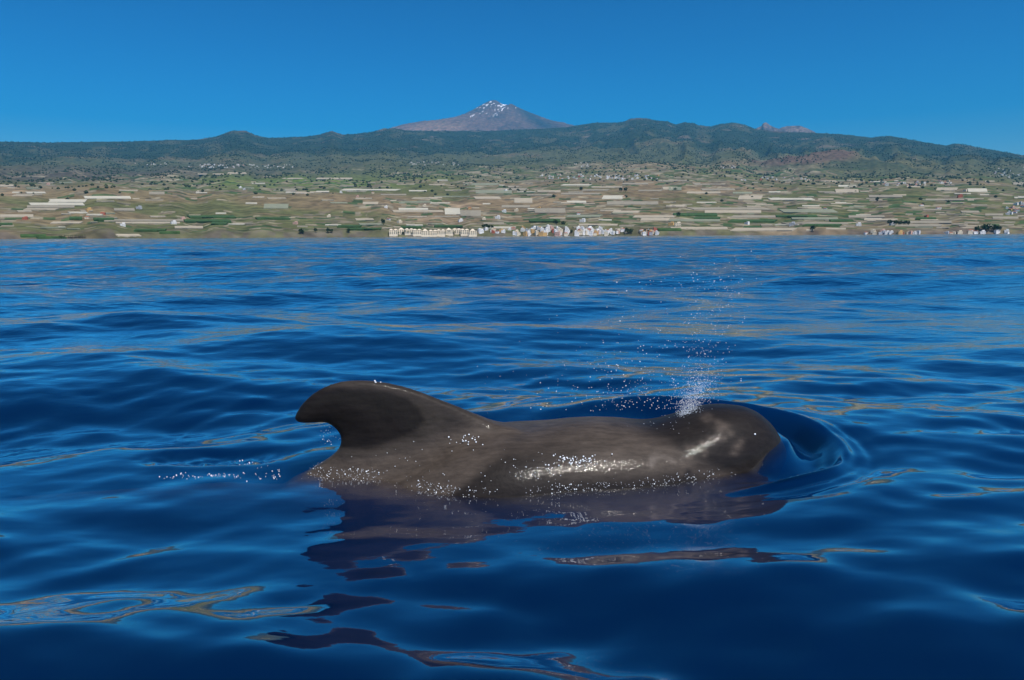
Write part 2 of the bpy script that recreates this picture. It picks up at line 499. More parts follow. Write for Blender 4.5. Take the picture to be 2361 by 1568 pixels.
dr = np.gradient(srr)[:, None] * np.ones_like(SA)
SZ = sea_height(SX, SY, dr)
SZ *= 1 - 0.9 * sstep(R(55), R(70), np.abs(np.where(SA > math.pi, SA - 2 * math.pi, SA)))
na = len(saz)
si = np.arange(NSR * na).reshape(NSR, na)
sj = np.roll(si, -1, axis=1)
f_top = np.stack([si[:-1], sj[:-1], sj[1:], si[1:]], -1).reshape(-1, 4)
SV = np.stack([SX, SY, SZ], -1).reshape(-1, 3)
DEEP = -30.0
outer = SV[si[-1]].copy(); outer[:, 2] = DEEP
nb = len(SV)
SV = np.concatenate([SV, outer, [[0, 0, 0.0]], [[0, 0, DEEP]]])
io = nb + np.arange(na); jo = np.roll(io, -1)
f_skirt = np.stack([si[-1], sj[-1], jo, io], -1)
ctop, cbot = nb + na, nb + na + 1
tri_top = np.stack([np.full(na, ctop), sj[0], si[0]], -1)
tri_bot = np.stack([np.full(na, cbot), io, jo], -1)
me = bpy.data.meshes.new('sea')
quads = np.concatenate([f_top, f_skirt])
tris = np.concatenate([tri_top, tri_bot])
me.vertices.add(len(SV)); me.vertices.foreach_set('co', SV.astype(np.float32).ravel())
me.loops.add(quads.size + tris.size)
me.loops.foreach_set('vertex_index', np.concatenate([quads.ravel(), tris.ravel()]).astype(np.int32))
me.polygons.add(len(quads) + len(tris))
ls = np.concatenate([np.arange(len(quads)) * 4, quads.size + np.arange(len(tris)) * 3]).astype(np.int32)
lt = np.concatenate([np.full(len(quads), 4), np.full(len(tris), 3)]).astype(np.int32)
me.polygons.foreach_set('loop_start', ls); me.polygons.foreach_set('loop_total', lt)
me.update(calc_edges=True)
sm = np.ones(len(me.polygons), bool); sm[len(f_top):] = False
me.polygons.foreach_set('use_smooth', sm)
sea = bpy.data.objects.new('sea', me); col.objects.link(sea)
tag(sea, kind='structure')

m, n, out = new_mat('sea_water')
geo = n.nodes.new('ShaderNodeNewGeometry')
mp1 = n.nodes.new('ShaderNodeMapping'); mp1.inputs['Scale'].default_value = (0.55, 1.0, 1.0); mp1.inputs['Rotation'].default_value = (0, 0, R(7))
n.links.new(geo.outputs['Position'], mp1.inputs['Vector'])
nA = n.nodes.new('ShaderNodeTexNoise'); nA.inputs['Scale'].default_value = 5.0; nA.inputs['Detail'].default_value = 2.0; nA.inputs['Roughness'].default_value = 0.4
n.links.new(mp1.outputs[0], nA.inputs['Vector'])
nB = n.nodes.new('ShaderNodeTexNoise'); nB.inputs['Scale'].default_value = 3.2; nB.inputs['Detail'].default_value = 5.0; nB.inputs['Roughness'].default_value = 0.55
n.links.new(mp1.outputs[0], nB.inputs['Vector'])
# distance from the shore swell: ripples are coarser in the open water than in the whale's slick
vl = n.nodes.new('ShaderNodeVectorMath'); vl.operation = 'DISTANCE'; vl.inputs[1].default_value = (0.2, 3.6, 0)
n.links.new(geo.outputs['Position'], vl.inputs[0])
mrD = n.nodes.new('ShaderNodeMapRange'); mrD.interpolation_type = 'LINEAR'
mrD.inputs['From Min'].default_value = 2.2; mrD.inputs['From Max'].default_value = 26.0
mrD.inputs['To Min'].default_value = 0.03; mrD.inputs['To Max'].default_value = 1.0
n.links.new(vl.outputs['Value'], mrD.inputs['Value'])
b1 = n.nodes.new('ShaderNodeBump'); b1.inputs['Distance'].default_value = 0.012; b1.inputs['Strength'].default_value = 0.7
n.links.new(nA.outputs['Fac'], b1.inputs['Height'])
b2 = n.nodes.new('ShaderNodeBump'); b2.inputs['Distance'].default_value = 0.085
n.links.new(nB.outputs['Fac'], b2.inputs['Height']); n.links.new(mrD.outputs[0], b2.inputs['Strength'])
n.links.new(b1.outputs[0], b2.inputs['Normal'])
fr = n.nodes.new('ShaderNodeFresnel'); fr.inputs['IOR'].default_value = 1.36
n.links.new(b2.outputs[0], fr.inputs['Normal'])
gl_ = n.nodes.new('ShaderNodeBsdfGlossy'); gl_.inputs['Roughness'].default_value = 0.03; gl_.inputs['Color'].default_value = (1, 1, 1, 1)
n.links.new(b2.outputs[0], gl_.inputs['Normal'])
tr = n.nodes.new('ShaderNodeBsdfTransparent'); tr.inputs['Color'].default_value = (0.98, 0.98, 0.98, 1)
mxs = n.nodes.new('ShaderNodeMixShader')
fpw = n.nodes.new('ShaderNodeMath'); fpw.operation = 'POWER'; fpw.inputs[1].default_value = 0.74
fml = n.nodes.new('ShaderNodeMath'); fml.operation = 'MULTIPLY'; fml.inputs[1].default_value = 1.55; fml.use_clamp = True
n.links.new(fr.outputs[0], fpw.inputs[0]); n.links.new(fpw.outputs[0], fml.inputs[0])
n.links.new(fml.outputs[0], mxs.inputs[0]); n.links.new(tr.outputs[0], mxs.inputs[1]); n.links.new(gl_.outputs[0], mxs.inputs[2])
n.links.new(mxs.outputs[0], out.inputs['Surface'])
pv = n.nodes.new('ShaderNodeVolumePrincipled')
pv.inputs['Color'].default_value = (0.001, 0.058, 0.29, 1)
pv.inputs['Absorption Color'].default_value = (0, 0, 0, 1)
pv.inputs['Density'].default_value = 8.0
n.links.new(pv.outputs[0], out.inputs['Volume'])
me.materials.append(m)

# ------------------------------------------------------------------ haze over sea and island
HB = (-17500, 17500, -3000, 25500, DEEP - 1.0, 3680)
hx = [(HB[i], HB[2 + j], HB[4 + k]) for i in (0, 1) for j in (0, 1) for k in (0, 1)]
haze = mesh_obj('haze', hx, [(0, 1, 3, 2), (4, 6, 7, 5), (0, 4, 5, 1), (2, 3, 7, 6), (0, 2, 6, 4), (1, 5, 7, 3)], smooth=False)
m, n, out = new_mat('sea_haze')
pv = n.nodes.new('ShaderNodeVolumePrincipled')
pv.inputs['Color'].default_value = (0.10, 0.58, 1.0, 1)
pv.inputs['Density'].default_value = 3.5e-5
n.links.new(pv.outputs[0], out.inputs['Volume'])
haze.data.materials.append(m)
tag(haze, kind='stuff')

# ------------------------------------------------------------------ whale
def surface_nets(Fd, org, h):
    neg = Fd < 0
    nx, ny, nz = Fd.shape
    cnt = np.zeros((nx - 1, ny - 1, nz - 1), np.int8)
    for a in (0, 1):
        for b in (0, 1):
            for c in (0, 1):
                cnt += neg[a:nx - 1 + a, b:ny - 1 + b, c:nz - 1 + c]
    act = (cnt > 0) & (cnt < 8)
    idx = np.argwhere(act)
    ids = -np.ones(act.shape, np.int64); ids[act] = np.arange(len(idx))
    acc = np.zeros((len(idx), 3)); num = np.zeros(len(idx))
    cor = [(a, b, c) for a in (0, 1) for b in (0, 1) for c in (0, 1)]
    for p in cor:
        for ax in range(3):
            if p[ax] == 0:
                q = list(p); q[ax] = 1
                fa = Fd[idx[:, 0] + p[0], idx[:, 1] + p[1], idx[:, 2] + p[2]]
                fb = Fd[idx[:, 0] + q[0], idx[:, 1] + q[1], idx[:, 2] + q[2]]
                cr_ = (fa < 0) != (fb < 0)
                t = np.where(cr_, fa / np.where(cr_, fa - fb, 1), 0)
                pt = np.array(p, float)[None] + t[:, None] * (np.array(q, float) - np.array(p, float))[None]
                acc += pt * cr_[:, None]; num += cr_
    Vv = np.array(org) + h * (idx + acc / num[:, None])
    Fs = []
    for ax in range(3):
        o1, o2 = [(1, 2), (2, 0), (0, 1)][ax]
        sl0 = [slice(None)] * 3; sl1 = [slice(None)] * 3
        sl0[ax] = slice(0, -1); sl1[ax] = slice(1, None)
        sg = neg[tuple(sl0)].astype(np.int8) - neg[tuple(sl1)].astype(np.int8)
        e = np.argwhere(sg != 0)
        e = e[(e[:, o1] > 0) & (e[:, o2] > 0) & (e[:, o1] < Fd.shape[o1] - 1) & (e[:, o2] < Fd.shape[o2] - 1)]
        s = sg[e[:, 0], e[:, 1], e[:, 2]]
        def cid(d1, d2):
            q = e.copy(); q[:, o1] += d1; q[:, o2] += d2
            return ids[q[:, 0], q[:, 1], q[:, 2]]
        qd = np.stack([cid(-1, -1), cid(0, -1), cid(0, 0), cid(-1, 0)], -1)
        qd[s < 0] = qd[s < 0][:, ::-1]
        Fs.append(qd)
    return Vv, np.concatenate(Fs)

def smin(a, b, k):
    h = np.clip(0.5 + 0.5 * (b - a) / k, 0, 1)
    return b + (a - b) * h - k * h * (1 - h)

# upper outline, from the look of the animal: picture point -> height over the sea at the body's distance
TOP = [(1790, 1010), (1785, 994), (1770, 971), (1745, 949), (1715, 938), (1670, 936), (1630, 941), (1600, 951), (1565, 964), (1520, 972), (1480, 972), (1430, 967),
       (1370, 965), (1310, 968), (1250, 978), (1210, 985), (1170, 990), (1100, 1006), (1000, 1032), (900, 1060), (800, 1085), (720, 1103), (660, 1117)]
tx, tz = [], []
for u, v in TOP:
    Xg = 0.0
    for _ in range(6):
        p = at_depth(u, v, wy(Xg) + 0.03); Xg = p.x
    tx.append(p.x); tz.append(p.z)
tx = np.array(tx)[::-1]; tz = np.array(tz)[::-1]
SNOUT = tx[-1] + 0.01
tx = np.concatenate([[-4.7, -4.2, -3.4, -2.6, -2.0, -1.6], tx]); tz = np.concatenate([[-0.34, -0.26, -0.13, -0.055, -0.034, -0.020], tz])
wX = [-4.7, -4.2, -3.4, -2.6, -2.0, -1.5, -1.0, -0.5, 0.0, 0.4, 0.8, 1.05, 1.25, 1.4, 1.5, 1.57, SNOUT]
wW = [.05, .07, .11, .17, .235, .31, .38, .435, .465, .45, .415, .365, .315, .26, .20, .13, .02]
bX = [-4.7, -4.2, -3.4, -2.6, -1.6, -0.8, 0.0, 0.6, 1.0, 1.3, 1.45, 1.54, SNOUT]
bZ = [-.50, -.52, -.58, -.64, -.70, -.74, -.74, -.66, -.52, -.36, -.22, -.08, .08]
cX = [-4.7, -3.0, -1.6, -0.9, -0.2, 0.3, 0.9, 1.3, SNOUT]
cZ = [-.46, -.42, -.34, -.26, -.15, -.12, -.08, -.02, .10]

hv = 0.0165
gx = np.arange(-4.95, SNOUT + 0.08, hv); gy = np.arange(-0.66, 0.66, hv); gz = np.arange(-0.86, 0.62, hv)
GX, GY, GZ = np.meshgrid(gx, gy, gz, indexing='ij')
GX = GX.astype(np.float32); GY = GY.astype(np.float32); GZ = GZ.astype(np.float32)
def smooth_interp(x, xs, ys, rad=0.05):
    f = np.linspace(xs[0] - .3, xs[-1] + .3, 3000)
    g = np.interp(f, xs, ys)
    k = max(3, int(rad / (f[1] - f[0])))
    ker = np.hanning(2 * k + 1); ker /= ker.sum()
    g2 = np.convolve(np.pad(g, k, mode='edge'), ker, 'valid')
    return np.interp(x, f, g2)
gxs = gx
top_s = smooth_interp(gxs, tx, tz, 0.05); top_s = np.where(gxs > 1.5, np.interp(gxs, tx, tz), top_s)
w_s = np.where(gxs > 1.45, np.interp(gxs, wX, wW), smooth_interp(gxs, wX, wW, 0.16))
b_s = smooth_interp(gxs, bX, bZ, 0.12)
c_s = smooth_interp(gxs, cX, cZ, 0.25)
c_s = np.minimum(c_s, top_s - 0.03)
b_s = np.minimum(b_s, c_s - 0.02)
pw_s = np.interp(gxs, [-4.7, -1.4, -0.6, 0.1, 0.9, 1.6], [1.7, 1.62, 1.72, 2.15, 2.3, 2.2])     # ridge-backed behind, barrel-chested in front
TOPg = top_s[:, None, None]; Wg = w_s[:, None, None]; Bg = b_s[:, None, None]; Cg = c_s[:, None, None]; Pg = pw_s[:, None, None]
upn = np.abs((GZ - Cg) / np.where(GZ > Cg, TOPg - Cg, Cg - Bg))
ex = np.where(GZ > Cg, Pg, 2.0)
rr_ = (np.abs(GY / Wg) ** ex + upn ** ex) ** (1 / ex)
sizeg = np.minimum(Wg, (TOPg - Bg) * 0.5)
body = (rr_ - 1) * sizeg
body = np.where((GX > SNOUT), np.maximum(body, GX - SNOUT + 0.01), body).astype(np.float32)
# blunt melon, cheek and the shoulder behind it
def ell(cx_, cy_, cz_, a, b, c):
    k0 = np.sqrt(((GX - cx_) / a) ** 2 + ((GY - cy_) / b) ** 2 + ((GZ - cz_) / c) ** 2)
    return ((k0 - 1) * min(a, b, c)).astype(np.float32)
mel_top = float(np.interp(1.33, tx, tz))
body = smin(body, ell(1.14, 0.015, 0.04, 0.34, 0.27, mel_top - 0.078), 0.12)
for s_ in (-1, 1):
    body = smin(body, ell(0.58, s_ * 0.16, -0.07, 0.55, 0.27, 0.24), 0.08)
    body = smin(body, ell(-0.02, s_ * 0.16, -0.08, 0.50, 0.33, 0.30), 0.10)

# dorsal fin: outline in the plane of the body axis
FIN = [(1200, 989), (1160, 979), (1140, 973), (1100, 956), (1060, 939), (1000, 915), (950, 896), (900, 883), (850, 876.5), (800, 876.5), (760, 885), (722, 905), (696, 930),
       (683, 950), (679, 964), (684, 973), (700, 976), (724, 976), (748, 972), (764, 978), (778, 990), (787, 1006), (786, 1024), (776, 1041), (750, 1061), (705, 1088),
       (650, 1116), (700, 1200), (1000, 1200), (1180, 1100)]
LEAN = -0.10
fp = []
for u, v in FIN:
    Xg = 0.0; zz = 0.2
    for _ in range(6):
        p = at_depth(u, v, wy(Xg) + LEAN * max(0, zz - 0.1)); Xg = p.x; zz = p.z
    fp.append((p.x, p.z))
fp = np.array(fp)
def poly_sdf(px, pz, P):
    d = np.full(px.shape, 1e9); ins = np.zeros(px.shape, bool)
    for i in range(len(P)):
        a, b = P[i], P[(i + 1) % len(P)]
        e = b - a
        t = np.clip(((px - a[0]) * e[0] + (pz - a[1]) * e[1]) / (e @ e), 0, 1)
        d = np.minimum(d, np.hypot(px - a[0] - t * e[0], pz - a[1] - t * e[1]))
        c = ((a[1] > pz) != (b[1] > pz))
        with np.errstate(divide='ignore', invalid='ignore'):
            xi = (b[0] - a[0]) * (pz - a[1]) / (b[1] - a[1]) + a[0]
        ins ^= c & (px < xi)
    return np.where(ins, -d, d)
# smooth the outline by corner cutting
for _ in range(2):
    nx_ = np.roll(fp, -1, axis=0)
    fp = np.stack([fp * 0.75 + nx_ * 0.25, fp * 0.25 + nx_ * 0.75], 1).reshape(-1, 2)
PX, PZ = np.meshgrid(gx, gz, indexing='ij')
s2 = poly_sdf(PX, PZ, fp)
th = 0.010 + 0.052 * np.sqrt(np.clip(-s2 / 0.20, 0, 1))
hgt = np.clip(PZ - np.interp(PX, tx, tz), 0, 1)
th = th + 0.07 * np.exp(-hgt / 0.07)
s2 = s2.astype(np.float32)[:, None, :]; th = th.astype(np.float32)[:, None, :]
yo = LEAN * np.clip(GZ - 0.1, 0, 1)
qx = s2 + 0.012; qy = np.abs(GY - yo) - th
fin = np.minimum(np.maximum(qx, qy), 0) + np.sqrt(np.maximum(qx, 0) ** 2 + np.maximum(qy, 0) ** 2) - 0.010
whale_f = smin(body, fin, 0.07)
# flippers and tail flukes (under water)
def blade(P, cz, tilt, thick, keepy=None):
    """a flat blade lying in plan (x, y), polygon P"""
    PXb, PYb = np.meshgrid(gx, gy, indexing='ij')
    s = poly_sdf(PXb, PYb, np.array(P, float)).astype(np.float32)
    t_ = thick * np.sqrt(np.clip(-s / 0.12, 0, 1)) + 0.006
    zc = (cz + tilt * np.abs(PYb)).astype(np.float32)
    q = np.abs(GZ - zc[:, :, None]) - t_[:, :, None]
    return np.maximum(q, s[:, :, None] + 0.004).astype(np.float32)
fl = [(0.98, 0.25), (0.92, 0.42), (0.72, 0.58), (0.42, 0.645), (0.40, 0.61), (0.60, 0.48), (0.70, 0.30), (0.74, 0.2)]
for s_ in (1, -1):
    whale_f = smin(whale_f, blade([(a, b * s_) for a, b in fl], -0.40, -0.6, 0.022), 0.05)
fk = [(-4.45, 0.0), (-4.5, 0.12), (-4.72, 0.38), (-4.88, 0.60), (-4.92, 0.60), (-4.86, 0.30), (-4.84, 0.05), (-4.80, 0.0),
      (-4.84, -0.05), (-4.86, -0.30), (-4.92, -0.60), (-4.88, -0.60), (-4.72, -0.38), (-4.5, -0.12)]
whale_f = smin(whale_f, blade(fk, -0.46, 0.0, 0.02), 0.04)
# close the volume at the box edges
for ax in range(3):
    for e_ in (0, -1):
        sl = [slice(None)] * 3; sl[ax] = e_
        whale_f[tuple(sl)] = np.maximum(whale_f[tuple(sl)], 0.01)
WV, WF = surface_nets(whale_f, (gx[0], gy[0], gz[0]), hv)
# relax once
def relax(V, Fq, it, lam=0.5):
    for _ in range(it):
        s = np.zeros_like(V); c = np.zeros(len(V))
        for k in range(4):
            a = Fq[:, k]; b = Fq[:, (k + 1) % 4]
            np.add.at(s, a, V[b]); np.add.at(c, a, 1)
            np.add.at(s, b, V[a]); np.add.at(c, b, 1)
        V = V + lam * (s / c[:, None] - V)
    return V
WV = relax(WV, WF, 3)
WV[:, 1] += wy(WV[:, 0])
whale = mesh_obj('whale', WV, WF)
tag(whale, 'dark brown whale with hooked dorsal fin, surfacing and blowing', 'whale')

# skin tones, with shade on the chest and lower flank painted in
X, Y, Z = WV[:, 0], WV[:, 1], WV[:, 2]
sk = np.broadcast_to(np.array([0.058, 0.0455, 0.036]), WV.shape).copy()
sk = sk * (0.80 + 0.4 * fbm(X * 6, Z * 6 + Y * 3, 601, 4))[:, None]
streak = fbm(X * 9 + Z * 6, Z * 40 - X * 10, 611, 3)
sk = sk * (0.9 + 0.2 * streak)[:, None]
def skin_mask(P, feather):
    pp = []
    for u, v in P:
        Xg = 0.0; zz = 0.2
        for _ in range(5):
            p = at_depth(u, v, wy(Xg)); Xg = p.x
        pp.append((p.x, p.z))
    return sstep(feather, -feather, poly_sdf(X, Z, np.array(pp)))
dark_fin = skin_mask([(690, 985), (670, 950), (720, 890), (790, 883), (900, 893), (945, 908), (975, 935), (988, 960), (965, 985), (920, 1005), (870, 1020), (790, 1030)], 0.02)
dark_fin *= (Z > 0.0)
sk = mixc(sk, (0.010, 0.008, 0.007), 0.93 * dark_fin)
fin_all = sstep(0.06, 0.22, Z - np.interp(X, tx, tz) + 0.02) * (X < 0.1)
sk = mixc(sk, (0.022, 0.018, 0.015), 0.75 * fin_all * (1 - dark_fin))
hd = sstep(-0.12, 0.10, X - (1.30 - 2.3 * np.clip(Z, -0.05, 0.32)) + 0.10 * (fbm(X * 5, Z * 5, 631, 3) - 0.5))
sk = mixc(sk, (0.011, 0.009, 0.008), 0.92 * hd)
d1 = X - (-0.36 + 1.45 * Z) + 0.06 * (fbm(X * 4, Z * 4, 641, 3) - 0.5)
th_d = sstep(-0.04, 0.06, d1) * np.clip(sstep(0.62, 0.2, d1) * sstep(0.27, 0.14, Z) + sstep(0.13, 0.03, Z) * sstep(1.2, 0.9, X), 0, 1)  # steep chest and lower flank: their shade is painted into the skin
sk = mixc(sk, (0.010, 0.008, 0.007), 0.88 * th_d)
# pale scars and spots on the melon
for u, v, s_ in [(1640, 980, 10), (1652, 975, 9), (1668, 985, 12), (1680, 992, 14), (1665, 998, 11), (1690, 1003, 10), (1640, 1013, 9), (1657, 1012, 10), (1672, 1012, 8),
                 (1618, 1020, 8), (1585, 1030, 9), (1598, 1029, 7), (1610, 1033, 8), (1622, 1036, 7), (1585, 1047, 8), (1618, 1045, 7), (1568, 1060, 9), (1580, 1063, 8),
                 (1700, 1030, 14), (1690, 1042, 12), (1712, 1020, 10), (1560, 1075, 6)]:
    p = at_depth(u, v, wy(1.1) - 0.27)
    dd = np.sqrt(((X - p.x) / (s_ * 0.0021)) ** 2 + ((Z - p.z) / (s_ * 0.0013)) ** 2 + ((Y - p.y) / 0.25) ** 2)
    sk = mixc(sk, (0.10, 0.078, 0.062), 0.6 * np.exp(-dd ** 2))
# thin curved tooth scars
for (u, v, ru, rv, t0, t1) in [(1545, 1070, 46, 24, 3.4, 5.8), (1530, 1078, 30, 20, 3.3, 5.9), (1370, 1030, 70, 16, 3.5, 5.6), (1400, 1040, 60, 24, 3.6, 5.4)]:
    for tt in np.linspace(t0, t1, 26):
        p = at_depth(u + ru * math.cos(tt), v + rv * math.sin(tt), wy(0.7) - 0.36)
        dd = np.sqrt((X - p.x) ** 2 + (Z - p.z) ** 2 + ((Y - p.y) * 0.2) ** 2) / 0.012
        sk = mixc(sk, (0.15, 0.125, 0.105), 0.22 * np.exp(-dd ** 2))
p = at_depth(1588, 1089, wy(0.95) - 0.37)
dd = np.sqrt((X - p.x) ** 2 + (Z - p.z) ** 2 + ((Y - p.y) * 0.3) ** 2)
sk = mixc(sk, (0.012, 0.010, 0.010), np.exp(-(dd / 0.018) ** 2))
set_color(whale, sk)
m, n, out = new_mat('whale_skin')
b = n.nodes.new('ShaderNodeBsdfPrincipled')
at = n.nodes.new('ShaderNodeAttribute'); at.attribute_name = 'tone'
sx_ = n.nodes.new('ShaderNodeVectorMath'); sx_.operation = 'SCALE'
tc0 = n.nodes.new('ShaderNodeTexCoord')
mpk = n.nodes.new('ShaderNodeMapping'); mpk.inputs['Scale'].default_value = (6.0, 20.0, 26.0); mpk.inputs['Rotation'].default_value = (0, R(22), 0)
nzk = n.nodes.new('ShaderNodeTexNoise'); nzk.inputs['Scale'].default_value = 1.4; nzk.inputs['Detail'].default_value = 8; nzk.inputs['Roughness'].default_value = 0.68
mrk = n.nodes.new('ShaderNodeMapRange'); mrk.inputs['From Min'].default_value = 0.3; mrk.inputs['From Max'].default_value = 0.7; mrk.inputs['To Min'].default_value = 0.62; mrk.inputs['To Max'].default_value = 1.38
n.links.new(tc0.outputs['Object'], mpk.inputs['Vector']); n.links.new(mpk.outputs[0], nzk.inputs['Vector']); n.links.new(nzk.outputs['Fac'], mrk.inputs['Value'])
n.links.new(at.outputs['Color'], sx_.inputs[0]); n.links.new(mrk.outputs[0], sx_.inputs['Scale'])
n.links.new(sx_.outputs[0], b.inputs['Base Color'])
b.inputs['Roughness'].default_value = 0.55
b.inputs['Specular IOR Level'].default_value = 0.1
b.inputs['Coat Weight'].default_value = 0.2
b.inputs['Coat Roughness'].default_value = 0.045
b.inputs['Coat IOR'].default_value = 1.33
tc = n.nodes.new('ShaderNodeTexCoord')
nz = n.nodes.new('ShaderNodeTexNoise'); nz.inputs['Scale'].default_value = 38; nz.inputs['Detail'].default_value = 5
bp = n.nodes.new('ShaderNodeBump'); bp.inputs['Strength'].default_value = 0.22; bp.inputs['Distance'].default_value = 0.012
n.links.new(tc.outputs['Object'], nz.inputs['Vector']); n.links.new(nz.outputs['Fac'], bp.inputs['Height'])
n.links.new(bp.outputs[0], b.inputs['Normal'])
nz2 = n.nodes.new('ShaderNodeTexNoise'); nz2.inputs['Scale'].default_value = 60; nz2.inputs['Detail'].default_value = 2
bp2 = n.nodes.new('ShaderNodeBump'); bp2.inputs['Strength'].default_value = 0.3; bp2.inputs['Distance'].default_value = 0.008
n.links.new(tc.outputs['Object'], nz2.inputs['Vector']); n.links.new(nz2.outputs['Fac'], bp2.inputs['Height'])
n.links.new(bp2.outputs[0], b.inputs['Coat Normal'])
n.links.new(b.outputs[0], out.inputs['Surface'])
whale.data.materials.append(m)

# ------------------------------------------------------------------ spray and droplets
def ico():
    t = (1 + 5 ** 0.5) / 2
    v = np.array([(-1, t, 0), (1, t, 0), (-1, -t, 0), (1, -t, 0), (0, -1, t), (0, 1, t), (0, -1, -t), (0, 1, -t), (t, 0, -1), (t, 0, 1), (-t, 0, -1), (-t, 0, 1)], float)
    v /= np.linalg.norm(v[0])
    f = np.array([(0, 11, 5), (0, 5, 1), (0, 1, 7), (0, 7, 10), (0, 10, 11), (1, 5, 9), (5, 11, 4), (11, 10, 2), (10, 7, 6), (7, 1, 8),
                  (3, 9, 4), (3, 4, 2), (3, 2, 6), (3, 6, 8), (3, 8, 9), (4, 9, 5), (2, 4, 11), (6, 2, 10), (8, 6, 7), (9, 8, 1)])
    return v, f
IV, IF = ico()
OV = np.array([(1, 0, 0), (-1, 0, 0), (0, 1, 0), (0, -1, 0), (0, 0, 1), (0, 0, -1)], float)
OF = np.array([(0, 2, 4), (2, 1, 4), (1, 3, 4), (3, 0, 4), (2, 0, 5), (1, 2, 5), (3, 1, 5), (0, 3, 5)])
def many(name, P, S, mat, base=(IV, IF), smooth=True):
    """one mesh of many small bodies; S is a radius or an (x, y, z) size for each"""
    P = np.asarray(P, float); S = np.asarray(S, float)
    if S.ndim == 1: S = np.repeat(S[:, None], 3, 1)
    bv, bf = base
    V = (bv[None] * S[:, None, :] + P[:, None, :]).reshape(-1, 3)
    Fa = (bf[None] + (np.arange(len(P)) * len(bv))[:, None, None]).reshape(-1, 3)
    return mesh_obj(name, V, Fa, mat, smooth)

m_drop = simple_mat('spray_water', (0.86, 0.89, 0.92), rough=0.18, spec=0.6)
g = np.random.default_rng(21)
bh = at_depth(1572, 968, wy(0.93)); 
bh = np.array(bh)
PP, SS = [], []
# the dense jet
axis = np.array(at_depth(1622, 870, wy(1.0))) - bh
for k in range(2600):
    t = g.random() ** 1.5
    wdt = 0.012 + 0.055 * t
    p = bh + axis * t * g.uniform(0.9, 1.1) + g.normal(0, 1, 3) * np.array([wdt, wdt, wdt * 0.7])
    PP.append(p); SS.append(g.uniform(0.0008, 0.0023) * (1 - 0.25 * t))
# the looser plume above it
for k in range(480):
    t = g.random() ** 1.3
    u = 1612 + 45 * t + g.normal(0, 22 + 28 * t); v = 900 - 300 * t + g.normal(0, 12)
    PP.append(np.array(at_depth(u, v, wy(1.0) + g.normal(0, 0.12)))); SS.append(g.choice([0.0011, 0.0016, 0.0022, 0.003], p=[.5, .3, .15, .05]))
# drops blown back over the animal
for k in range(330):
    t = g.random()
    u = 1560 - abs(g.normal(0, 160)); v = 945 - abs(g.normal(0, 75)) + 0.08 * (1560 - u) * 0.2
    PP.append(np.array(at_depth(u, v, wy(0.6) + g.normal(0, 0.15)))); SS.append(g.choice([0.0012, 0.0018, 0.0025, 0.0032], p=[.45, .3, .18, .07]))
for k in range(120):
    u = g.uniform(1380, 1720); v = g.uniform(640, 900)
    PP.append(np.array(at_depth(u, v, wy(0.9) + g.normal(0, 0.15)))); SS.append(g.choice([0.0018, 0.0026, 0.0036], p=[.5, .35, .15]))
spray = many('spray', PP, SS, m_drop)
tag(spray, 'white spray of drops blown up from the whale\'s blowhole', 'spray', kind='stuff')

# water beads and froth along the waterline and on the wet flank
WN = np.empty(len(WV) * 3, np.float32); whale.data.vertices.foreach_get('normal', WN); WN = WN.reshape(-1, 3)
toc = np.array([0, 0, CAM_H]) - WV; toc /= np.linalg.norm(toc, axis=1)[:, None]
face = (WN * toc).sum(1) > 0.12
PP, SS = [], []
seaz = sea_height(WV[:, 0], WV[:, 1], np.full(len(WV), 0.02))
edge = np.where(face & (np.abs(WV[:, 2] - seaz - 0.012) < 0.022) & (X > -1.4) & (X < 1.25))[0]
clump = fbm(X[edge] * 5, X[edge] * 0 + 2, 707, 3)
edge = edge[g.random(len(edge)) < np.clip((clump - 0.3) * 2.0, 0.05, 1)]
for i in g.choice(edge, min(1250, len(edge) * 2)):
    PP.append(WV[i] + WN[i] * 0.001 + g.normal(0, 0.007, 3)); SS.append(g.choice([0.001, 0.0017, 0.0026, 0.004], p=[.5, .3, .15, .05]))
def spot_beads(u, v, su, sv, nn, sizes):
    for k in range(nn):
        uu = u + g.normal(0, su); vv = v + g.normal(0, sv)
        d = np.array(ray(uu, vv)); d /= np.linalg.norm(d)
        rel = WV - np.array([0, 0, CAM_H])
        al = rel @ d
        off = np.linalg.norm(rel - al[:, None] * d, axis=1)
        off = np.where(face, off, 9)
        i = int(np.argmin(off + 0.002 * al))
        if off[i] < 0.02:
            PP.append(WV[i] + g.normal(0, 0.006, 3) * np.array([1, 0.2, 1]) + WN[i] * 0.001); SS.append(g.choice(sizes))
big = [0.002, 0.003, 0.004, 0.005]
spot_beads(1330, 1063, 32, 7, 85, big)
spot_beads(1075, 1015, 22, 8, 22, big)
spot_beads(1225, 1085, 60, 24, 90, [0.001, 0.0016, 0.0022, 0.003])
spot_beads(960, 1075, 60, 32, 34, [0.0012, 0.002, 0.0026])
spot_beads(864, 882, 10, 1, 4, [0.004, 0.005])
spot_beads(1742, 1004, 1, 1, 1, [0.006])
spot_beads(1540, 980, 40, 10, 45, [0.001, 0.0016, 0.002])
beads = many('water_beads', PP, SS, m_drop)
tag(beads, 'bright water beads and froth along the whale\'s wet flank', 'water drops', kind='stuff')
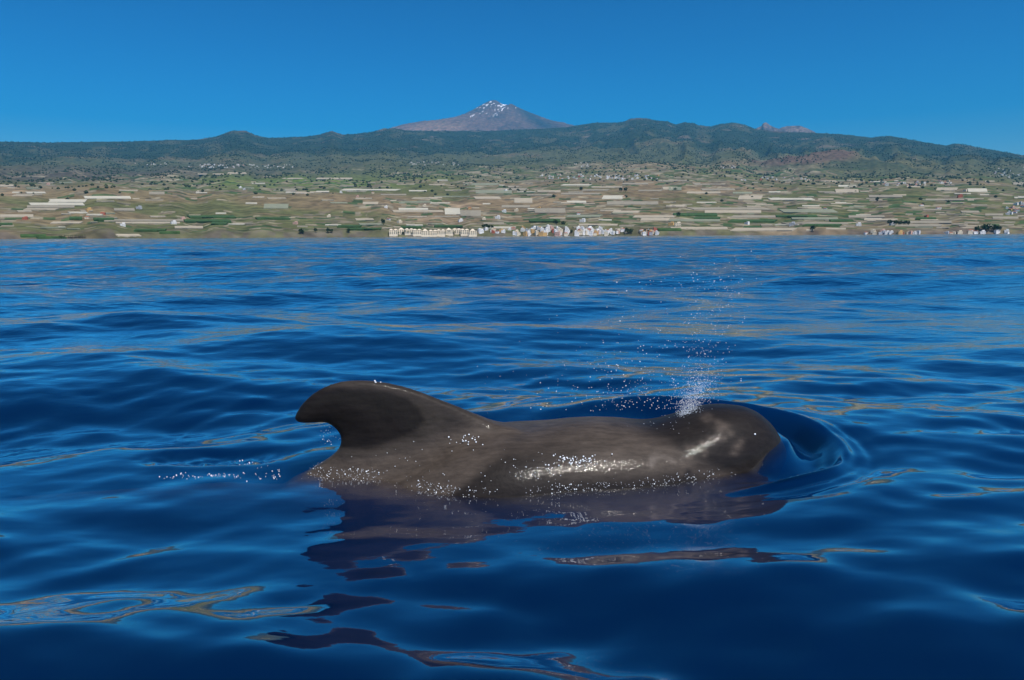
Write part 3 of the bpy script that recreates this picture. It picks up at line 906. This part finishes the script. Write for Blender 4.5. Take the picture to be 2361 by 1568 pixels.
# water dripping from the hook of the fin, and the sparkling slick behind it
PP, SS = [], []
for k in range(46):
    t = g.random(); u = 742 + 40 * t + g.normal(0, 5); v = 980 + 45 * g.random()
    PP.append(np.array(at_depth(u, v, wy(-1.0) + g.normal(0, 0.02)))); SS.append(g.choice([0.001, 0.0018, 0.0026]))
for k in range(90):
    u = g.uniform(365, 650)
    v = (1108 + g.normal(0, 5)) if g.random() < 0.5 else (1070 + (u - 560) * 0.32 + g.normal(0, 4)) if u > 540 else 1108 + g.normal(0, 3)
    d = ray(u, v); tt = -CAM_H / d.z; p = np.array([d.x * tt, d.y * tt, 0.0])
    p[2] = sea_height(np.array([p[0]]), np.array([p[1]]), np.array([0.02]))[0] + 0.001
    PP.append(p); SS.append(g.choice([0.0014, 0.002, 0.0032]))
drips = many('water_droplets', PP, SS, m_drop)
tag(drips, 'glinting droplets behind and beneath the hooked dorsal fin', 'water drops', kind='stuff')

# ------------------------------------------------------------------ farms, towns and trees on the island
K = 2361.0 / 3982.0
def mat4(names):
    return [simple_mat(*a) for a in names]
m_gh = mat4([('shade_cloth_beige', (0.36, 0.31, 0.225), 0.9, 0.1, 0.12, 0.05), ('shade_cloth_grey', (0.26, 0.23, 0.17), 0.9, 0.1, 0.12, 0.05),
             ('shade_cloth_pale', (0.45, 0.42, 0.33), 0.9, 0.1, 0.08, 0.05), ('shade_cloth_green', (0.21, 0.22, 0.15), 0.9, 0.1, 0.12, 0.05)])
m_crop = simple_mat('banana_leaves', (0.045, 0.085, 0.025), 0.8, 0.1, 0.4, 0.08)

def slab(name, u0, u1, v0, v1, h, mat, skew=0.0):
    """a low building or crop block lying on the slope; four corners on the ground, sampled along its edges"""
    n_ = 5
    lowr, uppr = [], []
    for i in range(n_):
        t = i / (n_ - 1)
        uu = u0 + (u1 - u0) * t
        a, _, _ = on_land(uu, v1); b, _, _ = on_land(uu + skew * (u1 - u0), v0)
        lowr.append(a); uppr.append(b)
    V = []
    for q in (lowr, uppr):
        for p in q: V.append((p.x, p.y, p.z + h))
    for q in (lowr, uppr):
        for p in q: V.append((p.x, p.y, p.z - 2.0))
    Fq = []
    for i in range(n_ - 1):
        Fq.append((i, i + 1, n_ + i + 1, n_ + i))
        Fq.append((2 * n_ + i, 2 * n_ + i + 1, i + 1, i))
        Fq.append((n_ + i, n_ + i + 1, 3 * n_ + i + 1, 3 * n_ + i))
    Fq.append((0, n_, 3 * n_, 2 * n_)); Fq.append((n_ - 1, 3 * n_ - 1, 4 * n_ - 1, 2 * n_ - 1))
    c = sum((Vector(p) for p in V[:2 * n_]), Vector()) / (2 * n_)
    V = [(p[0] - c.x, p[1] - c.y, p[2] - c.z) for p in V]
    o = mesh_obj(name, V, Fq, mat, smooth=False)
    o.location = c
    return o

GH = [(0, 58, 720, 727), (105, 158, 732, 736), (105, 180, 748, 753), (62, 146, 756, 759), (188, 330, 778, 788), (120, 330, 791, 800), (105, 290, 801, 810), (90, 215, 813, 818),
      (330, 510, 765, 774), (580, 640, 748, 757), (445, 525, 812, 822), (195, 312, 865, 871), (0, 130, 837, 846), (0, 75, 935, 941), (430, 750, 856, 862), (450, 700, 866, 871), (680, 790, 882, 890),
      (460, 550, 914, 921), (735, 780, 838, 842), (1110, 1155, 735, 745), (1025, 1120, 795, 812), (955, 1000, 790, 794), (1150, 1195, 747, 755), (1095, 1185, 693, 697),
      (1230, 1370, 692, 698), (770, 900, 676, 680), (890, 960, 671, 677), (1230, 1280, 744, 749), (1330, 1400, 736, 742), (1320, 1540, 737, 742), (1590, 1660, 741, 745),
      (1800, 1930, 714, 721), (1670, 1730, 718, 721), (1850, 1990, 741, 752), (1925, 2040, 733, 742), (2050, 2150, 758, 762), (1550, 1665, 811, 818), (1530, 1725, 820, 826), (1730, 1790, 812, 835),
      (1790, 1870, 820, 842), (1385, 1455, 852, 858), (1400, 1490, 871, 877), (2000, 2070, 772, 790), (1850, 1950, 766, 775), (1410, 1470, 787, 796), (1560, 1680, 785, 789), (1690, 1830, 764, 767),
      (2080, 2200, 812, 830), (2360, 2560, 785, 797), (2205, 2280, 783, 790), (2340, 2420, 762, 775), (2420, 2520, 713, 719), (2580, 2640, 728, 738), (2480, 2570, 740, 744), (2590, 2670, 800, 806),
      (2490, 2600, 850, 860), (2460, 2620, 840, 847), (2600, 2650, 729, 741), (2670, 2800, 747, 753), (2730, 2860, 735, 741), (2850, 2925, 748, 754), (2870, 2960, 762, 776), (3000, 3170, 772, 779),
      (3260, 3330, 721, 727), (3250, 3340, 737, 750), (3380, 3510, 760, 769), (3600, 3750, 775, 781), (3765, 3840, 735, 747), (3640, 3720, 731, 741), (3940, 3982, 710, 719), (3740, 3810, 822, 829),
      (3830, 3900, 833, 840), (3860, 3960, 845, 853), (3050, 3260, 816, 828), (2700, 3000, 809, 817), (2740, 2960, 820, 829), (2840, 3010, 840, 848), (2600, 2660, 798, 806), (2600, 2800, 855, 862),
      (3080, 3260, 848, 855), (3300, 3440, 840, 848), (3360, 3490, 853, 860), (2840, 3080, 889, 899), (2610, 2830, 886, 893), (3500, 3700, 862, 870), (3480, 3660, 875, 882), (3060, 3300, 868, 873),
      (2090, 2180, 742, 748), (2180, 2330, 752, 757), (2260, 2360, 738, 743), (2300, 2420, 727, 731), (2380, 2480, 822, 829), (2200, 2330, 838, 846), (2080, 2170, 880, 886), (2250, 2400, 874, 879),
      (1950, 2060, 800, 808), (1880, 1960, 868, 874), (1880, 2000, 884, 889), (1600, 1700, 770, 774), (1480, 1580, 756, 760), (2180, 2290, 718, 722), (2560, 2680, 702, 706), (2700, 2820, 716, 720)]
def zone(u, v):
    band = 'on the lowest terraces' if v > 845 else 'on the middle terraces' if v > 770 else 'on the high terraces'
    return band + ' ' + ('below the western hillside village' if u < 1150 else 'above the long cream hotel row' if u < 1850 else
            'above the white harbour town' if u < 2500 else 'under the grooved cinder cone')
TONE = ['beige', 'grey-beige', 'pale', 'greenish']
g = np.random.default_rng(5)
for k in range(188):                                    # the many lesser ones between
    while True:
        u = g.uniform(-20, 3990); v = g.uniform(700, 895)
        a_, e_ = azel(u * K, v * K)
        if g.random() < float(sstep(0.36, 0.6, fbm(np.array(a_ * 9 + 2.), np.array(v / 42.), 181, 3) + 0.12 * (u > 1500))): break
    w = g.uniform(22, 90) * (0.7 + 0.5 * (v - 690) / 200); hh = g.uniform(1.6, 3.8)
    GH.append((u, u + w, v, v + hh))
placed = []
for k, (u0, u1, v0, v1) in enumerate(GH):
    tone = int(g.choice([0, 1, 2, 3], p=[.40, .28, .2, .12]))
    o = slab('greenhouse', u0 * K, u1 * K, v0 * K, v1 * K, 1.8, m_gh[tone], g.uniform(-0.12, 0.12) if k % 3 else 0)
    z_ = zone((u0 + u1) / 2, v1)
    wide = 'long' if (u1 - u0) > 140 else 'broad' if (v1 - v0) > 7.5 else 'short' if (u1 - u0) < 65 else 'slim'
    tag(o, '%s %s shade-cloth greenhouse %s' % (wide, TONE[tone], z_), 'greenhouse', '%s %s greenhouses %s' % (wide, TONE[tone], z_))
CROPS = [(365, 445, 852, 860), (1000, 1130, 850, 855), (740, 920, 842, 850), (720, 900, 858, 866), (820, 880, 868, 876), (270, 320, 848, 856), (0, 50, 872, 880), (80, 180, 918, 924), (150, 260, 926, 931),
         (1310, 1400, 880, 886), (1350, 1480, 892, 896), (2060, 2180, 856, 866), (2620, 2790, 833, 842), (2830, 3010, 858, 866), (2700, 2800, 848, 853), (3020, 3180, 840, 846), (3230, 3320, 858, 863),
         (3120, 3260, 876, 882), (3560, 3640, 850, 856), (2890, 2960, 884, 889), (1690, 1800, 880, 886), (1560, 1640, 884, 890), (2560, 2650, 893, 899), (620, 700, 905, 910), (520, 640, 896, 902)]
for (u0, u1, v0, v1) in CROPS:
    o = slab('banana_field', u0 * K, u1 * K, v0 * K, v1 * K, 3.0, m_crop, g.uniform(-.1, .1))
    tag(o, 'dark green block of banana plants ' + zone((u0 + u1) / 2, v1), 'crop field', 'banana fields ' + zone((u0 + u1) / 2, v1))

# houses
WALLS = {'white': (0.74, 0.72, 0.68), 'cream': (0.68, 0.58, 0.42), 'ochre': (0.58, 0.36, 0.14), 'pink': (0.58, 0.36, 0.28), 'red': (0.42, 0.12, 0.07), 'pale grey': (0.46, 0.46, 0.46)}
m_wall = {k: simple_mat('plaster_' + k.replace(' ', '_'), v, 0.85, 0.2, 0.08, 0.3) for k, v in WALLS.items()}
m_tile = simple_mat('roof_tiles', (0.32, 0.13, 0.075), 0.85, 0.2, 0.2, 0.6)
m_flat = simple_mat('flat_roof', (0.50, 0.47, 0.43), 0.9, 0.1, 0.1, 0.4)
m_glass = simple_mat('window_glass', (0.03, 0.035, 0.04), 0.15, 0.5)
def boxf(V, Fq, M, x0, x1, y0, y1, z0, z1, mi, roof=None):
    i = len(V)
    V += [(x0, y0, z0), (x1, y0, z0), (x1, y1, z0), (x0, y1, z0), (x0, y0, z1), (x1, y0, z1), (x1, y1, z1), (x0, y1, z1)]
    Fq += [(i, i + 1, i + 5, i + 4), (i + 1, i + 2, i + 6, i + 5), (i + 2, i + 3, i + 7, i + 6), (i + 3, i, i + 4, i + 7), (i + 4, i + 5, i + 6, i + 7)]
    M += [mi, mi, mi, mi, mi if roof is None else roof]
def house_mesh(kind, wall):
    V, Fq, M = [], [], []
    if kind == 0:      # two storeys and a roof terrace room
        boxf(V, Fq, M, -6, 6, -4.5, 4.5, -4, 6.4, 0, 1)
        boxf(V, Fq, M, -1, 5, -1, 4.2, 6.4, 9.0, 0, 1)
        for x in (-4.4, -1.2, 2.0, 4.6):
            for z in (1.0, 4.2): boxf(V, Fq, M, x - .6, x + .6, -4.56, -4.4, z, z + 1.5, 2)
    elif kind == 1:    # tiled hip roof
        boxf(V, Fq, M, -5.5, 5.5, -4.5, 4.5, -4, 4.6, 0)
        i = len(V)
        V += [(-6, -5, 4.6), (6, -5, 4.6), (6, 5, 4.6), (-6, 5, 4.6), (-2.2, 0, 6.8), (2.2, 0, 6.8)]
        Fq += [(i, i + 1, i + 5, i + 4), (i + 2, i + 3, i + 4, i + 5), (i + 1, i + 2, i + 5), (i + 3, i, i + 4)]
        M += [1, 1, 1, 1]
        for x in (-3.6, 0, 3.6): boxf(V, Fq, M, x - .7, x + .7, -4.56, -4.4, 1.2, 2.9, 2)
    else:              # four storeys, stepped
        boxf(V, Fq, M, -5, 5, -5, 5, -4, 12.2, 0, 1)
        boxf(V, Fq, M, 5, 9.5, -4, 5, -4, 9.0, 0, 1)
        boxf(V, Fq, M, -3.5, 1, 0, 4.6, 12.2, 14.6, 0, 1)
        for x in (-3.4, 0, 3.4, 7.2):
            for z in (0.8, 4.0, 7.0) + ((10.0,) if x < 5 else ()):
                boxf(V, Fq, M, x - .8, x + .8, (-5.06 if x < 5 else -4.06), -3.9, z, z + 1.5, 2)
    me = bpy.data.meshes.new('house')
    me.from_pydata(V, [], Fq); me.update()
    for mm in (m_wall[wall], m_tile if kind == 1 else m_flat, m_glass): me.materials.append(mm)
    me.polygons.foreach_set('material_index', np.array(M, np.int32))
    return me
HM = {(k, w): house_mesh(k, w) for k in (0, 1, 2) for w in WALLS}
STY = ['flat-roofed house', 'tile-roofed house', 'stepped apartment house']
CL = [  # u0, u1, v0, v1, count, place, mix of kinds, size
    (1985, 2365, 889, 915, 74, 'in the harbour town by the sea', (.35, .1, .55), 1.0),
    (1860, 1990, 893, 906, 14, 'at the edge of the harbour town nearest the hotel', (.6, .2, .2), 0.9),
    (2360, 2560, 892, 911, 26, 'on the low headland past the harbour town', (.6, .1, .3), 0.9),
    (3350, 3570, 903, 911, 16, 'in the hamlet on the shore under the cinder cone', (.8, .2, 0), 0.9),
    (3660, 3985, 900, 912, 12, 'by the dark trees on the far shore', (.8, .2, 0), 0.9),
    (725, 1138, 640, 654, 62, 'in the hillside village under the pine forest', (.6, .3, .1), 1.0),
    (520, 690, 634, 642, 10, 'strung out beside the hillside village', (.7, .3, 0), 1.0),
    (1590, 1790, 630, 643, 26, 'in the small high village under the volcano', (.6, .4, 0), 1.0),
    (2090, 2230, 680, 696, 18, 'at the near end of the ridge-foot town', (.6, .3, .1), 1.0),
    (2230, 2560, 682, 699, 58, 'in the crowded ridge-foot town', (.45, .25, .3), 1.0),
    (2230, 2300, 632, 652, 10, 'in the hamlet above the ridge-foot town', (.6, .4, 0), 1.0),
    (2800, 2880, 644, 654, 8, 'in the hamlet high on the wooded slope', (.6, .4, 0), 1.0),
    (2850, 3160, 686, 704, 20, 'scattered beneath the red quarried hill', (.6, .4, 0), 1.0),
    (3430, 3600, 709, 724, 28, 'in the village under the grooved cinder cone', (.6, .3, .1), 1.0),
    (3600, 3700, 700, 715, 8, 'just above the village under the grooved cinder cone', (.6, .4, 0), 1.0),
    (3830, 3985, 652, 690, 20, 'in the village on the far eastern slope', (.6, .4, 0), 1.0),
    (3900, 3985, 790, 835, 14, 'in the terraced village among pale greenhouses', (.6, .2, .2), 1.0),
    (40, 3940, 715, 880, 46, 'standing alone among the farm terraces', (.65, .35, 0), 1.15),
]
g = np.random.default_rng(9)
hs_list = []
for (u0, u1, v0, v1, n_, place, mix, sz) in CL:
    for k in range(n_):
        u = g.uniform(u0, u1); v = v1 - (v1 - v0) * g.random() ** 1.2
        kind = int(g.choice([0, 1, 2], p=mix))
        wall = str(g.choice(list(WALLS), p=[.56, .18, .08, .06, .03, .09]))
        p, a_, r_ = on_land(u * K, v * K)
        hs_list.append((r_, p, a_, kind, wall, place, sz * g.uniform(0.75, 1.2) * (0.5 if kind == 2 else 0.72)))
hs_list.sort(key=lambda q: q[0] / (q[6] * (2 if q[3] == 2 else 1)))
rest_v, rest_f, rest_m = [], [], []
for k, (r_, p, a_, kind, wall, place, sz) in enumerate(hs_list):
    rz = -a_ + float(g.normal(0, 0.35))
    if k < 298:
        o = bpy.data.objects.new('house', HM[(kind, wall)])
        col.objects.link(o)
        o.location = p; o.rotation_euler = (0, 0, rz); o.scale = (sz, sz, sz)
        lb = '%s %s %s' % (wall, STY[kind], place)
        tag(o, lb, 'house', lb.replace('house', 'houses', 1))
    else:
        M_ = Matrix.Translation(p) @ Matrix.Rotation(rz, 4, 'Z') @ Matrix.Scale(sz, 4)
        i = len(rest_v); me_ = HM[(0 if kind == 2 else kind, 'white')]
        rest_v += [tuple(M_ @ v_.co) for v_ in me_.vertices]
        for pl in me_.polygons:
            rest_f.append(tuple(i + q for q in pl.vertices)); rest_m.append(3 if (pl.material_index == 1 and kind == 1) else pl.material_index)
if rest_v:
    o = mesh_obj('distant_houses', rest_v, rest_f, [m_wall['white'], m_flat, m_glass, m_tile], smooth=False, fmat=rest_m)
    tag(o, 'the smallest far white houses of the high villages', 'houses', kind='stuff')

# the long cream hotel: a row of blocks with pyramid roofs
m_roofp = simple_mat('pale_roof', (0.66, 0.56, 0.42), 0.85, 0.2, 0.1, 0.5)
def hotel_block(name, loc, rz, nb_, label, group):
    root = empty(name, loc); root.rotation_euler = (0, 0, rz); root.scale = (0.98, 0.9, 0.78)
    V, Fq, M = [], [], []
    boxf(V, Fq, M, -8, 8, -5, 6, -5, 9.5, 0)
    boxf(V, Fq, M, -8, 8, -7.2, -5, -5, 6.2, 0)
    w_ = mesh_obj('wall', V, Fq, m_wall['cream'], smooth=False, parent=root)
    for x in ((-4.2, 4.2) if nb_ == 2 else (0,)):
        hw = 4.4 if nb_ == 2 else 5.2; zt = 12.6 if nb_ == 2 else 14.2
        V = [(x - hw, -5.4, 9.5), (x + hw, -5.4, 9.5), (x + hw, 6.4, 9.5), (x - hw, 6.4, 9.5), (x - 1, 0.5, zt), (x + 1, 0.5, zt)]
        mesh_obj('roof', V, [(0, 1, 5, 4), (1, 2, 5), (2, 3, 4, 5), (3, 0, 4), (3, 2, 1, 0)], m_roofp, smooth=False, parent=root)
    for x in (-6, -2, 2, 6):
        for z in (0.6, 3.6, 6.9):
            V, Fq, M = [], [], []
            yb = -7.2 if z < 5 else -5
            boxf(V, Fq, M, x - 1.0, x + 1.0, yb - 0.06, yb + 0.02, z, z + 1.9, 0)
            mesh_obj('window', V, Fq, m_glass, smooth=False, parent=root)
    return tag(root, label, 'hotel', group)
us = np.linspace(1530, 1838, 11)
for i, u in enumerate(us):
    p, a_, r_ = on_land(u * K, (911 - 3 * math.sin(i)) * K)
    two = i % 3 != 1
    lb = 'cream hotel block with %s in the palm-lined row on the shore' % ('twin pyramid roofs' if two else 'one tall pyramid roof')
    hotel_block('hotel_block', p, -a_ + 0.05 * math.sin(i * 2.1), 2 if two else 1, lb, lb.replace('block', 'blocks', 1))

# trees one can tell apart near the shore
m_leaf = [simple_mat('dark_foliage', (0.030, 0.050, 0.018), 0.8, 0.1, 0.4, 0.4), simple_mat('palm_foliage', (0.050, 0.075, 0.025), 0.8, 0.1, 0.4, 0.4)]
m_bark = simple_mat('bark', (0.09, 0.065, 0.045), 0.9, 0.1, 0.2, 0.5)
def crown_mesh(kind, seed):
    q = np.random.default_rng(seed)
    V, Fq = [], []
    if kind == 0:
        for k in range(130):
            c = q.normal(0, 1, 3); c /= np.linalg.norm(c); c *= q.uniform(0.45, 1.0)
            c = c * np.array([4.2, 4.2, 2.9]) * (0.8 + 0.35 * math.sin(3 * c[0] + seed) ) + np.array([0, 0, 5.6])
            a = q.normal(0, 1, 3); a /= np.linalg.norm(a); b = np.cross(a, q.normal(0, 1, 3)); b /= np.linalg.norm(b)
            r_ = q.uniform(0.7, 1.3); i = len(V)
            V += [tuple(c - a * r_), tuple(c - b * r_ * .7), tuple(c + a * r_), tuple(c + b * r_ * .7)]; Fq.append((i, i + 1, i + 2, i + 3))
    else:
        for k in range(16):
            th_ = 2 * math.pi * k / 16 + q.uniform(-.15, .15); dz = q.uniform(-1.6, 1.4)
            d = np.array([math.cos(th_), math.sin(th_), 0]); s_ = np.array([-d[1], d[0], 0])
            c0 = np.array([0, 0, 8.0]); c1 = c0 + d * 1.8 + np.array([0, 0, 1.0 + dz * .3]); c2 = c0 + d * 3.6 + np.array([0, 0, dz])
            i = len(V)
            V += [tuple(c0), tuple(c1 - s_ * .6), tuple(c1 + s_ * .6), tuple(c2)]; Fq += [(i, i + 1, i + 2), (i + 1, i + 3, i + 2)]
    me = bpy.data.meshes.new('crown'); me.from_pydata(V, [], Fq); me.update(); me.materials.append(m_leaf[kind])
    return me
def trunk_mesh(kind):
    hgt_, r0, r1 = (4.6, 0.45, 0.25) if kind == 0 else (8.1, 0.32, 0.2)
    V = []; Fq = []
    for z, r_ in ((-1.5, r0), (hgt_ * .5, (r0 + r1) / 2), (hgt_, r1)):
        for k in range(6): V.append((r_ * math.cos(k * math.pi / 3), r_ * math.sin(k * math.pi / 3), z))
    for l in range(2):
        for k in range(6): Fq.append((l * 6 + k, l * 6 + (k + 1) % 6, l * 6 + 6 + (k + 1) % 6, l * 6 + 6 + k))
    me = bpy.data.meshes.new('trunk'); me.from_pydata(V, [], Fq); me.update(); me.materials.append(m_bark)
    return me
CRM = {(k, s_): crown_mesh(k, s_) for k in (0, 1) for s_ in range(4)}
TRM = {k: trunk_mesh(k) for k in (0, 1)}
TREES = []
for k in range(13): TREES.append((235 + k * 8 + random.uniform(-2, 2), 929 - k * 0.25, 1, 0.75, 'palm in the short row by the western shore'))
for (u, v, sz) in [(1172, 911, 1.6), (1180, 911, 1.1), (1228, 905, 1.3), (1276, 907, 1.5), (1288, 907, 1.2), (1355, 906, 1.3)]: TREES.append((u, v, 0, sz, 'dark round tree by the sheds west of the hotel'))
TREES.append((1491, 876, 0, 2.0, 'big dark round tree beside a white farmhouse'))
for k in range(24): TREES.append((1525 + k * 13 + random.uniform(-4, 4), 914 + random.uniform(-1, 1), int(k % 3 != 0), random.uniform(.8, 1.15), ('palm' if k % 3 else 'leafy tree') + ' in front of the cream hotel blocks'))
for (u, v, sz) in [(1880, 892, 1.4), (1890, 891, 1.6), (1902, 892, 1.3), (1915, 893, 1.3)]: TREES.append((u, v, 0, sz, 'dark tree between the hotel and the harbour town'))
for (u, v, sz) in [(2222, 907, 1.0), (2295, 909, 1.0), (2440, 911, 1.8), (2452, 910, 1.5), (2505, 908, 1.2), (2522, 909, 1.2)]: TREES.append((u, v, 0, sz, 'dark tree among the waterfront houses'))
for (u, v, sz) in [(3798, 905, 1.8), (3825, 903, 2.2), (3838, 902, 2.2), (3868, 903, 2.0), (3880, 904, 1.8)]: TREES.append((u, v, 0, sz, 'broad dark tree above white sheds on the far shore'))
for k in range(9): TREES.append((3460 + k * 9 + random.uniform(-3, 3), 876 + random.uniform(-2, 2), 0, random.uniform(1.2, 1.7), 'dark tree in the grove under the grooved cinder cone'))
for (u, v, sz) in [(2163, 877, 1.8), (2190, 880, 1.5), (2415, 748, 2.4), (2432, 748, 2.4), (2260, 744, 2.2), (3160, 900, 1.8), (2640, 845, 1.8), (3410, 785, 2.0)]: TREES.append((u, v, 0, sz, 'lone dark tree among the farm terraces'))
for (u, v, kind, sz, lb) in TREES:
    p, a_, r_ = on_land(u * K, v * K)
    root = empty('palm_tree' if kind else 'tree', p)
    root.rotation_euler = (0, 0, random.uniform(0, 6)); root.scale = (sz * 0.78, sz * 0.78, sz * 0.78)
    for nm, mm in (('trunk', TRM[kind]), ('crown', CRM[(kind, random.randrange(4))])):
        c = bpy.data.objects.new(nm, mm); col.objects.link(c); c.parent = root
    tag(root, 'small ' + lb if sz < 1.2 and not lb.startswith('small') else lb, 'tree', lb.replace('tree', 'trees', 1))

# pines of the high forest and shrubs of the slopes, far too many to count
def scatter(name, n_, tfun, mat, smin_, smax_, tall, seed):
    q = np.random.default_rng(seed)
    P, S = [], []
    az_ = q.uniform(-0.66, 0.66, n_ * 8); t_ = q.random(n_ * 8)
    Rr_ = np.interp(az_, R_AZ, R_D); Rc_ = coast(az_)
    r_ = Rc_ + t_ * (Rr_ - Rc_)
    keep = q.random(len(az_)) < tfun(az_, t_, r_)
    az_, r_ = az_[keep][:n_], r_[keep][:n_]
    z_ = H(az_, r_)
    s_ = q.uniform(smin_, smax_, len(az_))
    P = np.stack([r_ * np.sin(az_), r_ * np.cos(az_), z_ + s_ * tall * 0.6], -1)
    return many(name, P, np.stack([s_, s_, s_ * tall], -1), mat, (OV, OF), smooth=False)
m_pine = simple_mat('pine_needles', (0.024, 0.036, 0.022), 0.9, 0.05, 0.3, 0.02)
m_scrub = simple_mat('scrub_leaves', (0.040, 0.052, 0.024), 0.9, 0.05, 0.4, 0.03)
fz = lambda a, t, r: sstep(0.50, 0.72, t + 0.22 * (fbm(r * np.sin(a) / 700, r * np.cos(a) / 700, 101, 4) - 0.5)) * sstep(0.3, 0.55, fbm(a * 60, r / 300, 811, 3))
o = scatter('pine_forest', 12000, fz, m_pine, 3.5, 7, 1.1, 31)
tag(o, 'dark pine forest covering the upper slopes below the volcano', 'forest', kind='stuff')
fz2 = lambda a, t, r: sstep(0.05, 0.3, t) * sstep(0.75, 0.55, t) * sstep(0.42, 0.62, fbm(a * 40, r / 260, 821, 4)) * (0.35 + 0.65 * sstep(0.22, 0.4, t))
o = scatter('scrub', 9000, fz2, m_scrub, 3, 7.5, 0.8, 32)
tag(o, 'dark scattered scrub and bushes over the lower slopes', 'bushes', kind='stuff')
